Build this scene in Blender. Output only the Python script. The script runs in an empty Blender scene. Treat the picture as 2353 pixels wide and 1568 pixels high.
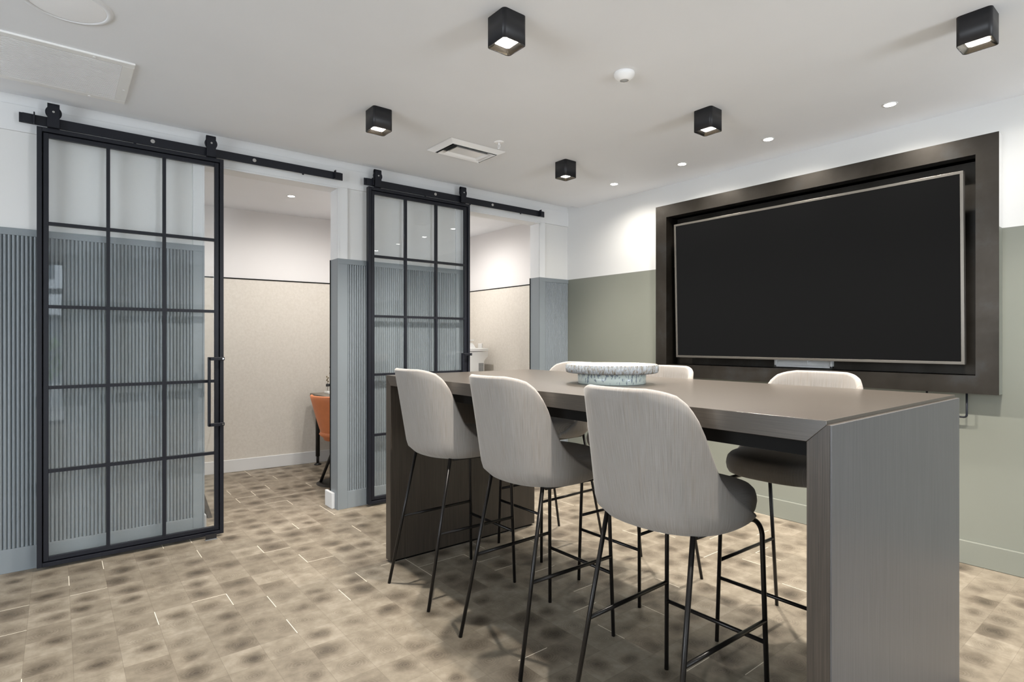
import bpy, bmesh, math, random
from mathutils import Vector, Matrix
random.seed(7)
SC = bpy.context.scene
COL = SC.collection
PI = math.pi

# ------------------------------------------------------------------ camera
cam_d = bpy.data.cameras.new('camera')
cam_d.sensor_width = 36.0
cam_d.lens = 1305.0 / 2353.0 * 36.0
cam_d.clip_start = 0.02
cam = bpy.data.objects.new('camera', cam_d)
COL.objects.link(cam)
cam.location = (0, 0, 1.28)
cam.rotation_euler = (PI / 2, 0, -0.6755)
SC.camera = cam

# ------------------------------------------------------------------ world, exposure
SC.view_settings.view_transform = 'Standard'
SC.view_settings.look = 'None'
SC.view_settings.gamma = 1.0
SC.view_settings.exposure = 0.02
SC.view_settings.use_curve_mapping = False
W = bpy.data.worlds.new('daylight_sky')
SC.world = W
W.use_nodes = True
_bg = W.node_tree.nodes['Background']
_bg.inputs[0].default_value = (0.86, 0.93, 1.0, 1)
_bg.inputs[1].default_value = 7.0


def area_light(name, loc, rot, sx, sy, power, col):
    d = bpy.data.lights.new(name, 'AREA')
    d.shape = 'RECTANGLE'
    d.size = sx
    d.size_y = sy
    d.energy = power
    d.color = col
    o = bpy.data.objects.new(name, d)
    COL.objects.link(o)
    o.location = loc
    o.rotation_euler = rot
    return o


COOL = (0.90, 0.95, 1.0)
WARM = (1.0, 0.94, 0.85)
# daylight coming in through the two glazed openings of the wall behind the camera plus an added, unseen opening in the side wall
area_light('daylight_window_1', (-0.95, -2.98, 1.35), (PI / 2, 0, 0), 1.3, 2.2, 22, COOL)
area_light('daylight_window_2', (2.75, -2.98, 1.0), (PI / 2, 0, 0), 0.8, 1.5, 72, COOL)
area_light('daylight_side_added', (-3.40, 1.2, 1.45), (PI / 2, 0, -PI / 2), 2.6, 2.0, 20, COOL)

# ------------------------------------------------------------------ dimensions
CAMH = 1.28
YA = 4.19      # wall with the sliding doors
XB = 4.085     # wall with the screen
ZC = 2.614     # ceiling
ZS = 2.650     # shadow gap ceiling
YC = 4.015     # edge of the lowered ceiling
ZP = 1.906     # paint line
X0, Y0 = -3.5, -3.0


# ------------------------------------------------------------------ node helpers
def srgb(r, g, b):
    f = lambda c: (c / 255) / 12.92 if c / 255 <= 0.04045 else ((c / 255 + 0.055) / 1.055) ** 2.4
    return (f(r), f(g), f(b), 1.0)


class NT:
    def __init__(s, name):
        s.m = bpy.data.materials.new(name)
        s.m.use_nodes = True
        s.t = s.m.node_tree
        s.n = s.t.nodes
        s.b = s.n['Principled BSDF']
        s.out = s.n['Material Output']

    def new(s, ty, **k):
        n = s.n.new(ty)
        for a, v in k.items():
            setattr(n, a, v)
        return n

    def ln(s, a, b):
        s.t.links.new(a, b)

    def math(s, op, a, b=None, c=None):
        n = s.new('ShaderNodeMath', operation=op)
        for i, v in enumerate((a, b, c)):
            if v is None:
                continue
            if isinstance(v, (int, float)):
                n.inputs[i].default_value = v
            else:
                s.ln(v, n.inputs[i])
        return n.outputs[0]

    def coords(s, scale=(1, 1, 1), kind='Object', loc=(0, 0, 0)):
        tc = s.new('ShaderNodeTexCoord')
        mp = s.new('ShaderNodeMapping')
        mp.inputs['Scale'].default_value = scale
        mp.inputs['Location'].default_value = loc
        s.ln(tc.outputs[kind], mp.inputs[0])
        return mp.outputs[0]

    def noise(s, vec, scale=5, detail=3, rough=0.5):
        n = s.new('ShaderNodeTexNoise')
        n.inputs['Scale'].default_value = scale
        n.inputs['Detail'].default_value = detail
        n.inputs['Roughness'].default_value = rough
        s.ln(vec, n.inputs['Vector'])
        return n.outputs[0]

    def ramp(s, fac, stops):
        n = s.new('ShaderNodeValToRGB')
        e = n.color_ramp.elements
        while len(e) < len(stops):
            e.new(0.5)
        for i, (p, c) in enumerate(stops):
            e[i].position = p
            e[i].color = c
        s.ln(fac, n.inputs[0])
        return n.outputs[0]

    def mix(s, fac, a, b, blend='MIX'):
        n = s.new('ShaderNodeMix', data_type='RGBA', blend_type=blend)
        for sock, v in ((n.inputs[0], fac), (n.inputs[6], a), (n.inputs[7], b)):
            if isinstance(v, (int, float)):
                sock.default_value = v
            elif isinstance(v, tuple):
                sock.default_value = v
            else:
                s.ln(v, sock)
        return n.outputs[2]

    def bump(s, h, strength=0.3, dist=0.01):
        n = s.new('ShaderNodeBump')
        n.inputs['Strength'].default_value = strength
        n.inputs['Distance'].default_value = dist
        s.ln(h, n.inputs['Height'])
        s.ln(n.outputs[0], s.b.inputs['Normal'])

    def base(s, c):
        if isinstance(c, tuple):
            s.b.inputs['Base Color'].default_value = c
        else:
            s.ln(c, s.b.inputs['Base Color'])

    def set(s, rough=None, metal=None, spec=None, **k):
        if rough is not None:
            s.b.inputs['Roughness'].default_value = rough
        if metal is not None:
            s.b.inputs['Metallic'].default_value = metal
        if spec is not None:
            s.b.inputs['Specular IOR Level'].default_value = spec
        return s


M = {}


def plain(name, col, rough=0.5, metal=0.0, spec=0.5, var=0.04, vscale=6.0, bump=0.0, bscale=120):
    n = NT(name)
    v = n.noise(n.coords(), vscale, 4)
    dark = tuple(c * (1 - var) for c in col[:3]) + (1,)
    lite = tuple(min(1, c * (1 + var)) for c in col[:3]) + (1,)
    n.base(n.ramp(v, [(0.3, dark), (0.7, lite)]))
    n.set(rough, metal, spec)
    if bump:
        n.bump(n.noise(n.coords(), bscale, 3), bump, 0.002)
    M[name] = n.m
    return n


plain('white_paint', srgb(221, 222, 223), 0.55, var=0.015, vscale=2)
plain('white_gloss', srgb(242, 242, 243), 0.3, var=0.01)
plain('ceiling_paint', srgb(232, 234, 238), 0.8, var=0.02, vscale=1.5, bump=0.05)
plain('blue_grey_paint', srgb(124, 131, 136), 0.38, var=0.02, vscale=2)
plain('room_white', srgb(226, 224, 224), 0.7, var=0.01, vscale=2)
plain('black_metal', srgb(24, 26, 34), 0.45, 0.1, 0.35, var=0.08)
plain('black_trim', srgb(10, 9, 8), 0.6, spec=0.15)
plain('stool_metal', srgb(34, 32, 31), 0.32, 0.5, 0.5, var=0.05)
plain('lamp_black', srgb(38, 38, 41), 0.42, 0.25, 0.5, var=0.1, vscale=30)
plain('zinc', srgb(200, 200, 200), 0.25, 1.0, var=0.05)
plain('bezel', srgb(118, 114, 108), 0.4, 0.8, var=0.03)
plain('white_plastic', srgb(238, 238, 237), 0.4, var=0.01)
plain('grey_plastic', srgb(120, 122, 124), 0.4, var=0.03)
plain('dark_plastic', srgb(30, 30, 32), 0.4, var=0.03)
plain('desk_top', srgb(120, 112, 102), 0.5, var=0.05)
plain('dark_brown', srgb(62, 54, 47), 0.5, var=0.1)
plain('orange_leather', srgb(205, 124, 80), 0.5, var=0.05, vscale=20)
plain('chair_black', srgb(26, 24, 23), 0.4, var=0.05)
plain('vent_metal', srgb(205, 208, 210), 0.35, 0.3, var=0.02)
plain('duct_dark', srgb(60, 64, 66), 0.5)
plain('sensor_lens', srgb(165, 166, 166), 0.25, var=0.06, vscale=90)
plain('grille_back', srgb(62, 63, 66), 0.8)
plain('twig', srgb(110, 95, 60), 0.7)
plain('leaf', srgb(88, 125, 62), 0.55, var=0.25, vscale=8)
plain('facade_white', srgb(225, 228, 230), 0.8)
plain('facade_grey', srgb(110, 118, 124), 0.7)
plain('paving', srgb(150, 150, 148), 0.8, var=0.08)

# two-tone painted wall: white above, green grey below (a real paint line)
n = NT('wall_two_tone')
tc = n.new('ShaderNodeTexCoord')
sx = n.new('ShaderNodeSeparateXYZ')
n.ln(tc.outputs['Object'], sx.inputs[0])
k = n.math('GREATER_THAN', sx.outputs[2], ZP)
v = n.noise(n.coords(), 2.0, 3)
gr = n.ramp(v, [(0.3, srgb(120, 122, 113)), (0.7, srgb(124, 126, 117))])
n.base(n.mix(k, gr, srgb(216, 216, 215)))
n.set(0.5)
M['wall_two_tone'] = n.m

# beige textile wall panel
n = NT('beige_panel')
v = n.noise(n.coords(), 45, 5, 0.7)
v2 = n.noise(n.coords(), 3, 3)
a = n.ramp(v, [(0.3, srgb(208, 202, 193)), (0.72, srgb(222, 217, 209))])
n.base(n.mix(n.math('MULTIPLY', v2, 0.25), a, srgb(204, 199, 191)))
n.set(0.85, spec=0.2)
n.bump(v, 0.15, 0.002)
M['beige_panel'] = n.m


# wood laminate with a grain direction
def laminate(name, axis, c1, c2, c3, rough, spec=0.5, rough2=None):
    n = NT(name)
    sc = [210, 210, 210]
    sc[axis] = 2.2
    v = n.noise(n.coords(tuple(sc)), 2.0, 5, 0.65)
    sc2 = [9, 9, 9]
    sc2[axis] = 0.7
    v2 = n.noise(n.coords(tuple(sc2)), 2.0, 3)
    a = n.ramp(v, [(0.28, c1), (0.5, c2), (0.75, c3)])
    n.base(n.mix(n.math('MULTIPLY', v2, 0.35), a, c2))
    n.set(rough, 0, spec)
    n.bump(v, 0.12, 0.001)
    M[name] = n.m


D1, D2, D3 = srgb(46, 41, 36), srgb(66, 59, 52), srgb(86, 77, 68)
laminate('laminate_y', 1, D1, D2, D3, 0.30, 0.9)
laminate('laminate_z', 2, D1, D2, D3, 0.34)
laminate('laminate_daylit', 2, srgb(66, 65, 66), srgb(84, 83, 84), srgb(101, 99, 99), 0.36, 0.6)  # greyer tones carry the daylight sheen on the table's near end

# linen upholstery: threads run up the wrapped backrest, front to back on the seat
def linen(name, wrap):
    n = NT(name)
    tc = n.new('ShaderNodeTexCoord')
    sp = n.new('ShaderNodeSeparateXYZ')
    n.ln(tc.outputs['Object'], sp.inputs[0])
    if wrap:
        U = n.math('MULTIPLY', n.math('ARCTAN2', sp.outputs[1], n.math('SUBTRACT', 0.10, sp.outputs[0])), 0.30)
        V = sp.outputs[2]
    else:
        U = sp.outputs[1]
        V = n.math('ADD', sp.outputs[0], n.math('MULTIPLY', sp.outputs[2], 0.5))

    def vec(a, b):
        c = n.new('ShaderNodeCombineXYZ')
        n.ln(n.math('MULTIPLY', U, a), c.inputs[0])
        n.ln(n.math('MULTIPLY', V, b), c.inputs[1])
        return c.outputs[0]
    v = n.noise(vec(620, 9), 1.0, 3, 0.6)
    w = n.noise(vec(14, 520), 1.0, 2, 0.6)
    z = n.noise(vec(170, 4), 1.0, 2, 0.5)
    big = n.noise(vec(9, 7), 1.0, 2, 0.5)
    a = n.ramp(v, [(0.3, srgb(119, 113, 107)), (0.5, srgb(141, 135, 129)), (0.72, srgb(157, 151, 145))])
    a = n.mix(n.math('MULTIPLY', w, 0.45), a, srgb(128, 123, 117))
    a = n.mix(n.math('MULTIPLY', n.math('GREATER_THAN', z, 0.6), 0.13), a, srgb(136, 116, 97))
    a = n.mix(n.math('MULTIPLY', big, 0.35), a, srgb(150, 148, 147))
    n.base(a)
    n.set(0.85, spec=0.25)
    n.b.inputs['Sheen Weight'].default_value = 0.2
    n.bump(n.math('ADD', v, w), 0.15, 0.0008)
    M[name] = n.m


linen('linen', True)
linen('linen_seat', False)

# blackened steel surround
n = NT('blackened_steel')
v = n.noise(n.coords((1.2, 1.2, 1.2)), 3.0, 5, 0.6)
v2 = n.noise(n.coords((30, 2, 14)), 2.0, 4, 0.7)
n.base(n.ramp(v, [(0.3, srgb(38, 34, 28)), (0.55, srgb(52, 48, 43)), (0.75, srgb(64, 64, 64))]))
r = n.math('MULTIPLY_ADD', v2, 0.18, 0.34)
n.ln(r, n.b.inputs['Roughness'])
n.set(None, 0.6)
n.bump(n.noise(n.coords(), 60, 3), 0.06, 0.002)
M['blackened_steel'] = n.m

# screen
n = NT('screen')
n.base((0.001, 0.001, 0.001, 1))
n.set(0.8, 0, 0.03)
n.b.inputs['Emission Color'].default_value = (1, 1, 1, 1)
n.b.inputs['Emission Strength'].default_value = 0.0105
M['screen'] = n.m

# clear glass
n = NT('clear_glass')
tr = n.new('ShaderNodeBsdfTransparent')
tr.inputs[0].default_value = (0.995, 1.0, 1.0, 1)
gl = n.new('ShaderNodeBsdfGlossy')
gl.inputs['Roughness'].default_value = 0.012
gl.inputs[0].default_value = (0.93, 0.97, 1, 1)
fr = n.new('ShaderNodeFresnel')
fr.inputs[0].default_value = 1.62
geo = n.new('ShaderNodeNewGeometry')
mx = n.new('ShaderNodeMixShader')
wv = n.noise(n.coords((1, 1, 1)), 3.2, 1)
bp = n.new('ShaderNodeBump')
bp.inputs['Strength'].default_value = 0.03
bp.inputs['Distance'].default_value = 0.02
n.ln(wv, bp.inputs['Height'])
n.ln(bp.outputs[0], gl.inputs['Normal'])
n.ln(n.math('MULTIPLY', fr.outputs[0], n.math('SUBTRACT', 1.0, geo.outputs['Backfacing'])), mx.inputs[0])
n.ln(tr.outputs[0], mx.inputs[1])
n.ln(gl.outputs[0], mx.inputs[2])
df = n.new('ShaderNodeBsdfDiffuse')
df.inputs[0].default_value = (0.75, 0.82, 0.86, 1)
m2x = n.new('ShaderNodeMixShader')
m2x.inputs[0].default_value = 0.02  # thin diffuse haze lightens the panes in place of bright reflections
n.ln(mx.outputs[0], m2x.inputs[1])
n.ln(df.outputs[0], m2x.inputs[2])
n.ln(m2x.outputs[0], n.out.inputs[0])
M['clear_glass'] = n.m


def emis(name, col, st):
    n = NT(name)
    n.base((0, 0, 0, 1))
    n.b.inputs['Emission Color'].default_value = col
    n.b.inputs['Emission Strength'].default_value = st
    M[name] = n.m


emis('lamp_glow', (1.0, 0.93, 0.82, 1), 60)
emis('downlight_glow', (1.0, 0.95, 0.86, 1), 40)
plain('reflector', srgb(120, 117, 112), 0.22, 1.0, var=0.02)
plain('lamp_cup', srgb(215, 212, 205), 0.6, var=0.02)
plain('speaker_cloth', srgb(246, 247, 250), 0.7, var=0.02, vscale=4)

# floor : end grain wood blocks laid on a square grid
n = NT('wood_block_floor')
G = 0.1545
tc = n.new('ShaderNodeTexCoord')
mp = n.new('ShaderNodeMapping')
mp.inputs['Location'].default_value = (-0.2045 / G + 40, -2.53 / G + 60, 0)
mp.inputs['Scale'].default_value = (1 / G, 1 / G, 1)
n.ln(tc.outputs['Object'], mp.inputs[0])
sp = n.new('ShaderNodeSeparateXYZ')
n.ln(mp.outputs[0], sp.inputs[0])
gx, gy = sp.outputs[0], sp.outputs[1]
fx, fy = n.math('FRACT', gx), n.math('FRACT', gy)
ix, iy = n.math('FLOOR', gx), n.math('FLOOR', gy)


def white(a, b, seed):
    c = n.new('ShaderNodeCombineXYZ')
    n.ln(a, c.inputs[0])
    n.ln(b, c.inputs[1])
    c.inputs[2].default_value = seed
    w = n.new('ShaderNodeTexWhiteNoise', noise_dimensions='3D')
    n.ln(c.outputs[0], w.inputs['Vector'])
    return w.outputs['Value']


ra, rb, rc, rd, re = [white(ix, iy, s) for s in (1.3, 5.7, 9.1, 13.3, 21.9)]
cx = n.math('MULTIPLY_ADD', ra, 0.44, 0.28)
cy = n.math('MULTIPLY_ADD', rb, 0.44, 0.28)
wob = n.noise(mp.outputs[0], 2.4, 3)
dx = n.math('SUBTRACT', fx, cx)
dy = n.math('SUBTRACT', fy, cy)
dist = n.math('SQRT', n.math('ADD', n.math('MULTIPLY', dx, dx), n.math('MULTIPLY', n.math('MULTIPLY', dy, dy), 1.25)))
dist = n.math('ADD', dist, n.math('MULTIPLY', n.math('SUBTRACT', wob, 0.5), 0.28))
core = n.math('SMOOTH_MIN', n.math('DIVIDE', dist, n.math('MULTIPLY_ADD', rd, 0.3, 0.36)), 1.0, 0.25)
core = n.math('SUBTRACT', 1.0, core)
amt = n.math('MULTIPLY', core, n.math('MULTIPLY_ADD', rc, 0.95, 0.2))
rings = n.math('SINE', n.math('MULTIPLY', dist, 85.0))
rings = n.math('MULTIPLY', rings, n.math('MULTIPLY', core, 0.10))
fine = n.noise(mp.outputs[0], 2.7, 6, 0.62)
val = n.math('ADD', n.math('SUBTRACT', 0.76, n.math('MULTIPLY', amt, 0.7)), rings)
val = n.math('ADD', val, n.math('MULTIPLY', n.math('SUBTRACT', re, 0.5), 0.24))
val = n.math('ADD', val, n.math('MULTIPLY', n.math('SUBTRACT', fine, 0.5), 0.8))
colr = n.ramp(val, [(0.0, srgb(72, 64, 54)), (0.42, srgb(106, 96, 83)), (0.75, srgb(134, 124, 109)), (1.0, srgb(156, 146, 131))])
# joints: mostly thin dark, some wide pale grooves with caught light put into their colour
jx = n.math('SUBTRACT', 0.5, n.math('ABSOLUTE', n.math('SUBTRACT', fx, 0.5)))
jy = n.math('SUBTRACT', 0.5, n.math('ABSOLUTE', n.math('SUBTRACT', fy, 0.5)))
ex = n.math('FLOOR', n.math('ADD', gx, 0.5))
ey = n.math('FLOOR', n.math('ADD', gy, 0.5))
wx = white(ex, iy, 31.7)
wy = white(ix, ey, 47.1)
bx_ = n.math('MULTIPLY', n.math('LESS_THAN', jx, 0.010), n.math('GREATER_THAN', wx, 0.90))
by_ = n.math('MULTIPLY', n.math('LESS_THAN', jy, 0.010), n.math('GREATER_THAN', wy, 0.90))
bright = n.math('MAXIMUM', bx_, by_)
dk = n.math('MAXIMUM', n.math('LESS_THAN', jx, 0.007), n.math('LESS_THAN', jy, 0.007))
colr = n.mix(n.math('MULTIPLY', dk, 0.35), colr, srgb(90, 80, 68))
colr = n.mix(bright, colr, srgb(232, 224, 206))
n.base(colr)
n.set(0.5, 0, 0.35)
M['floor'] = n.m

# glazed bowl
n = NT('ribbed_glaze')
tc = n.new('ShaderNodeTexCoord')
sp = n.new('ShaderNodeSeparateXYZ')
n.ln(tc.outputs['Object'], sp.inputs[0])
ang = n.math('ARCTAN2', sp.outputs[1], sp.outputs[0])
cb = n.new('ShaderNodeCombineXYZ')
n.ln(n.math('MULTIPLY', ang, 14.0), cb.inputs[0])
n.ln(n.math('MULTIPLY', sp.outputs[2], 16.0), cb.inputs[1])
v = n.noise(cb.outputs[0], 1.6, 4, 0.7)
v2 = n.noise(tc.outputs['Object'], 30, 4, 0.6)
a = n.ramp(v, [(0.34, srgb(70, 64, 56)), (0.43, srgb(118, 114, 106)), (0.54, srgb(150, 160, 170)), (0.64, srgb(106, 94, 80))])
n.base(n.mix(n.math('MULTIPLY', v2, 0.2), a, srgb(130, 125, 117)))
n.set(0.35)
n.bump(v, 0.6, 0.004)
M['ribbed_glaze'] = n.m

n = NT('drip_glaze')
tc = n.new('ShaderNodeTexCoord')
sp = n.new('ShaderNodeSeparateXYZ')
n.ln(tc.outputs['Object'], sp.inputs[0])
ang = n.math('ARCTAN2', sp.outputs[1], sp.outputs[0])
cb = n.new('ShaderNodeCombineXYZ')
n.ln(n.math('MULTIPLY', ang, 8.0), cb.inputs[0])
n.ln(n.math('MULTIPLY', sp.outputs[2], 13.0), cb.inputs[1])
v = n.noise(cb.outputs[0], 2.3, 3, 0.55)
up = n.math('MULTIPLY', n.math('SUBTRACT', sp.outputs[2], 0.028), 2.2)
m_ = n.math('GREATER_THAN', n.math('ADD', v, up), 0.565)
n.base(n.mix(m_, srgb(214, 224, 218), srgb(138, 150, 160)))
n.set(0.15)
M['drip_glaze'] = n.m
plain('ivory_glaze', srgb(190, 182, 166), 0.18, var=0.08, vscale=25)


# ------------------------------------------------------------------ mesh helpers
class MB:
    def __init__(s):
        s.bm = bmesh.new()

    def box(s, x0, x1, y0, y1, z0, z1, mi=0):
        x0, x1 = sorted((x0, x1)); y0, y1 = sorted((y0, y1)); z0, z1 = sorted((z0, z1))
        vs = [s.bm.verts.new((x, y, z)) for z in (z0, z1) for y in (y0, y1) for x in (x0, x1)]
        for f in ((0, 2, 3, 1), (4, 5, 7, 6), (0, 1, 5, 4), (2, 6, 7, 3), (1, 3, 7, 5), (0, 4, 6, 2)):
            fc = s.bm.faces.new([vs[i] for i in f])
            fc.material_index = mi
        return s

    def loft(s, rings, cap0=True, cap1=True, closed=True, smooth=True, mi=0):
        R = [[s.bm.verts.new(p) for p in r] for r in rings]
        k = len(R[0])
        for a, b in zip(R[:-1], R[1:]):
            for i in range(k if closed else k - 1):
                j = (i + 1) % k
                f = s.bm.faces.new((a[i], a[j], b[j], b[i]))
                f.smooth = smooth
                f.material_index = mi
        if cap0 and closed:
            f = s.bm.faces.new(R[0][::-1]); f.material_index = mi
        if cap1 and closed:
            f = s.bm.faces.new(R[-1]); f.material_index = mi
        return s

    def tube(s, pts, r, seg=12, caps=True):
        pts = [Vector(p) for p in pts]
        rings = []
        prev = None
        for i, p in enumerate(pts):
            if i == 0:
                d = pts[1] - p
            elif i == len(pts) - 1:
                d = p - pts[i - 1]
            else:
                d = (pts[i + 1] - p).normalized() + (p - pts[i - 1]).normalized()
            d.normalize()
            if prev is None:
                up = Vector((0, 0, 1)) if abs(d.z) < 0.9 else Vector((1, 0, 0))
                u = d.cross(up).normalized()
            else:
                u = (prev - d * prev.dot(d)).normalized()
            prev = u
            w = d.cross(u)
            rr = r[i] if isinstance(r, (list, tuple)) else r
            rings.append([p + (u * math.cos(2 * PI * j / seg) + w * math.sin(2 * PI * j / seg)) * rr for j in range(seg)])
        return s.loft(rings, caps, caps)

    def lathe(s, prof, c=(0, 0, 0), seg=48, cap0=False, cap1=False, mi=0):
        rings = [[(c[0] + r * math.cos(2 * PI * j / seg), c[1] + r * math.sin(2 * PI * j / seg), c[2] + z) for j in range(seg)] for r, z in prof]
        return s.loft(rings, cap0, cap1, mi=mi)

    def cyl(s, p0, p1, r, seg=16):
        return s.tube([p0, p1], r, seg)

    def poly(s, pts, mi=0):
        f = s.bm.faces.new([s.bm.verts.new(p) for p in pts])
        f.material_index = mi
        return s

    def prism(s, pts, z0, z1):
        return s.loft([[(x, y, z0) for x, y in pts], [(x, y, z1) for x, y in pts]], smooth=False)

    def mesh(s, name, mats, bevel=0, seg=2, autosmooth=False):
        bmesh.ops.recalc_face_normals(s.bm, faces=s.bm.faces)
        me = bpy.data.meshes.new(name)
        s.bm.to_mesh(me)
        s.bm.free()
        for m in (mats if isinstance(mats, (list, tuple)) else [mats]):
            me.materials.append(M[m])
        return me

    def build(s, name, mats, parent=None, bevel=0, seg=2, loc=None, rot=None):
        o = bpy.data.objects.new(name, s.mesh(name, mats))
        COL.objects.link(o)
        if parent:
            o.parent = parent
        if loc:
            o.location = loc
        if rot:
            o.rotation_euler = rot
        if bevel:
            b = o.modifiers.new('bevel', 'BEVEL')
            b.width = bevel
            b.segments = seg
            b.limit_method = 'ANGLE'
            b.angle_limit = math.radians(40)
        return o


def tag(o, label=None, cat=None, group=None, kind=None):
    for k_, v_ in (('label', label), ('category', cat), ('group', group), ('kind', kind)):
        if v_:
            o[k_] = v_
    return o


def thing(name, label, cat, loc=(0, 0, 0), rz=0, group=None, kind=None):
    o = bpy.data.objects.new(name, None)
    COL.objects.link(o)
    o.empty_display_size = 0.1
    o.location = loc
    o.rotation_euler = (0, 0, rz)
    return tag(o, label, cat, group, kind)


def copy_tree(o, parent=None):
    c = o.copy()
    COL.objects.link(c)
    c.parent = parent
    for ch in list(o.children):
        copy_tree(ch, c)
    return c


def spot(name, parent, loc, power, size, blend, radius=0.03, col=WARM):
    d = bpy.data.lights.new(name, 'SPOT')
    d.energy = power
    d.color = col
    d.spot_size = math.radians(size)
    d.spot_blend = blend
    d.shadow_soft_size = radius
    o = bpy.data.objects.new(name, d)
    COL.objects.link(o)
    o.parent = parent
    o.location = loc
    return o


def rrect(hx, hy, r, z, seg=6):
    out = []
    for cx_, cy_, a0 in ((hx - r, hy - r, 0), (-hx + r, hy - r, PI / 2), (-hx + r, -hy + r, PI), (hx - r, -hy + r, 1.5 * PI)):
        for i in range(seg + 1):
            a = a0 + PI / 2 * i / seg
            out.append((cx_ + r * math.cos(a), cy_ + r * math.sin(a), z))
    return out


def struct(o, label, cat=None):
    return tag(o, label, cat, None, 'structure')


# ================================================================== SETTING
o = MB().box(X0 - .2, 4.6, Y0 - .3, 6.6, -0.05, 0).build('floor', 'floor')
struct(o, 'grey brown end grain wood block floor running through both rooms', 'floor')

mb = MB().box(X0 - .1, 4.5, Y0 - .1, YC, ZC, 2.75)
mb.box(X0 - .1, 4.5, YC, YA + .005, ZS, 2.75)
o = mb.build('ceiling', 'ceiling_paint')
struct(o, 'pale grey plaster ceiling with a shadow gap along the door wall', 'ceiling')

# --- wall with sliding doors: openings .752-1.659 and 2.793-3.694, head 2.437
OPEN = [(0.752, 1.659), (2.793, 3.694)]
HD = 2.437
T = 0.125
mb = MB()
for a, b in ((X0 - .1, 0.752), (1.659, 2.793), (3.694, XB + .02)):
    mb.box(a, b, YA, YA + T, 0, ZS + .05)
for a, b in OPEN:
    mb.box(a, b, YA, YA + T, HD, ZS + .05)
wl = mb.build('wall_left', 'wall_two_tone')
struct(wl, 'white wall above blue grey fluted wainscot with two door openings', 'wall')

# white header board and upper stiles (proud of the wall), blue-grey frame boards below
BT = 0.015
YF = YA - BT
mb = MB().box(X0 - .1, XB, YF, YA, 2.447, 2.593)
mb.box(X0 - .1, XB, YA - .006, YA, 2.593, ZS)
for a, b in ((0.69, 0.752), (1.659, 1.735), (2.72, 2.793), (3.694, 3.765)):
    mb.box(a, b, YF, YA, ZP, 2.447)
for a, b in OPEN:
    mb.box(a, b, YF, YA, HD, 2.447)
o = mb.build('trim_1', 'white_paint', bevel=0.0015)
struct(o, 'white header board and upper stiles above the wainscot', 'trim')
PAN = [(X0, 0.69), (1.735, 2.72), (3.765, XB)]
SEC = [(X0, 0.752), (1.659, 2.793), (3.694, XB)]
mb = MB()
for (a, b), (c, d) in zip(SEC, PAN):
    mb.box(a, b, YF, YA, 1.867, ZP)
    if c > a:
        mb.box(a, c, YF, YA, 0, 1.867)
    if d < b:
        mb.box(d, b, YF, YA, 0, 1.867)
o = mb.build('trim_2', 'blue_grey_paint', bevel=0.0015)
struct(o, 'blue grey wainscot rails and stiles framing the fluted panels', 'trim')
# fluted panels
mb = MB()
P_ = 0.0185
for c, d in PAN:
    c = max(c, -1.6)
    N = int(round((d - c) / P_))
    p = (d - c) / N
    row = []
    for i in range(N):
        for j in range(8):
            t = j / 8
            row.append((c + (i + t) * p, YA - 0.001 - 0.0125 * max(0.0, math.sin(PI * t)) ** 0.62))
    row.append((d, YA - 0.0015))
    mb.loft([[(x, y, 0.13) for x, y in row], [(x, y, 1.867) for x, y in row]], closed=False, smooth=False)
o = mb.build('trim_3', 'blue_grey_paint')
struct(o, 'blue grey vertically fluted wainscot panels on the door wall', 'trim')
mb = MB()
for c, d in PAN:
    mb.box(c, d, YF - .001, YA, 0, 0.131)
o = mb.build('baseboard_left', 'blue_grey_paint', bevel=0.002)
struct(o, 'blue grey baseboard under the fluted panels', 'baseboard')
# reveals of the openings: casing bead + white above / blue grey below
mb = MB(); mc = MB(); mk = MB(); mp_ = MB()
for a, b in OPEN:
    for x, sgn in ((a, 1), (b, -1)):
        mb.box(x, x + sgn * .004, YF + .002, YA + T, ZP, HD)
        mc.box(x, x + sgn * .004, YF + .002, YA + T, 0, ZP)
        mb.box(x - sgn * .006, x + sgn * .004, YF - .004, YF + .004, ZP, HD)
        mc.box(x - sgn * .006, x + sgn * .004, YF - .004, YF + .004, 0, ZP)
        mk.box(x + sgn * .004, x + sgn * .009, YA + T - .004, YA + T + .004, 0, ZP)
        mp_.box(x + sgn * .004, x + sgn * .026, YA + .04, YA + T + .06, 0, 0.12)
    mb.box(a, b, YF + .002, YA + T, HD - .004, HD)
    mb.box(a - .006, b + .006, YF - .004, YF + .004, HD - .004, HD + .006)
struct(mb.build('trim_4', 'white_paint'), 'white door reveals above the wainscot line', 'trim')
struct(mc.build('trim_5', 'blue_grey_paint'), 'blue grey door reveals below the paint line', 'trim')
struct(mk.build('trim_6', 'black_trim'), 'thin black edge strips in the door reveals', 'trim')
struct(mp_.build('trim_7', 'white_paint', bevel=.003), 'white baseboard ends returning into the door reveals', 'trim')

# --- right wall with the recess for the screen
RY0, RY1, RZ0, RZ1 = 0.856, 2.917, 1.085, 2.322
mb = MB()
mb.box(XB, XB + .2, Y0 - .1, RY0, 0, ZS)
mb.box(XB, XB + .2, RY1, YA + .02, 0, ZS)
mb.box(XB, XB + .2, RY0, RY1, 0, RZ0)
mb.box(XB, XB + .2, RY0, RY1, RZ1, ZS)
o = mb.build('wall_right', 'wall_two_tone')
struct(o, 'right wall, white above and grey green below, with screen recess', 'wall')
o = MB().box(XB - .018, XB, Y0, YA - .017, 0, 0.134).build('baseboard_right', 'wall_two_tone', bevel=.004)
struct(o, 'grey green baseboard along the right wall', 'baseboard')

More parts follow.
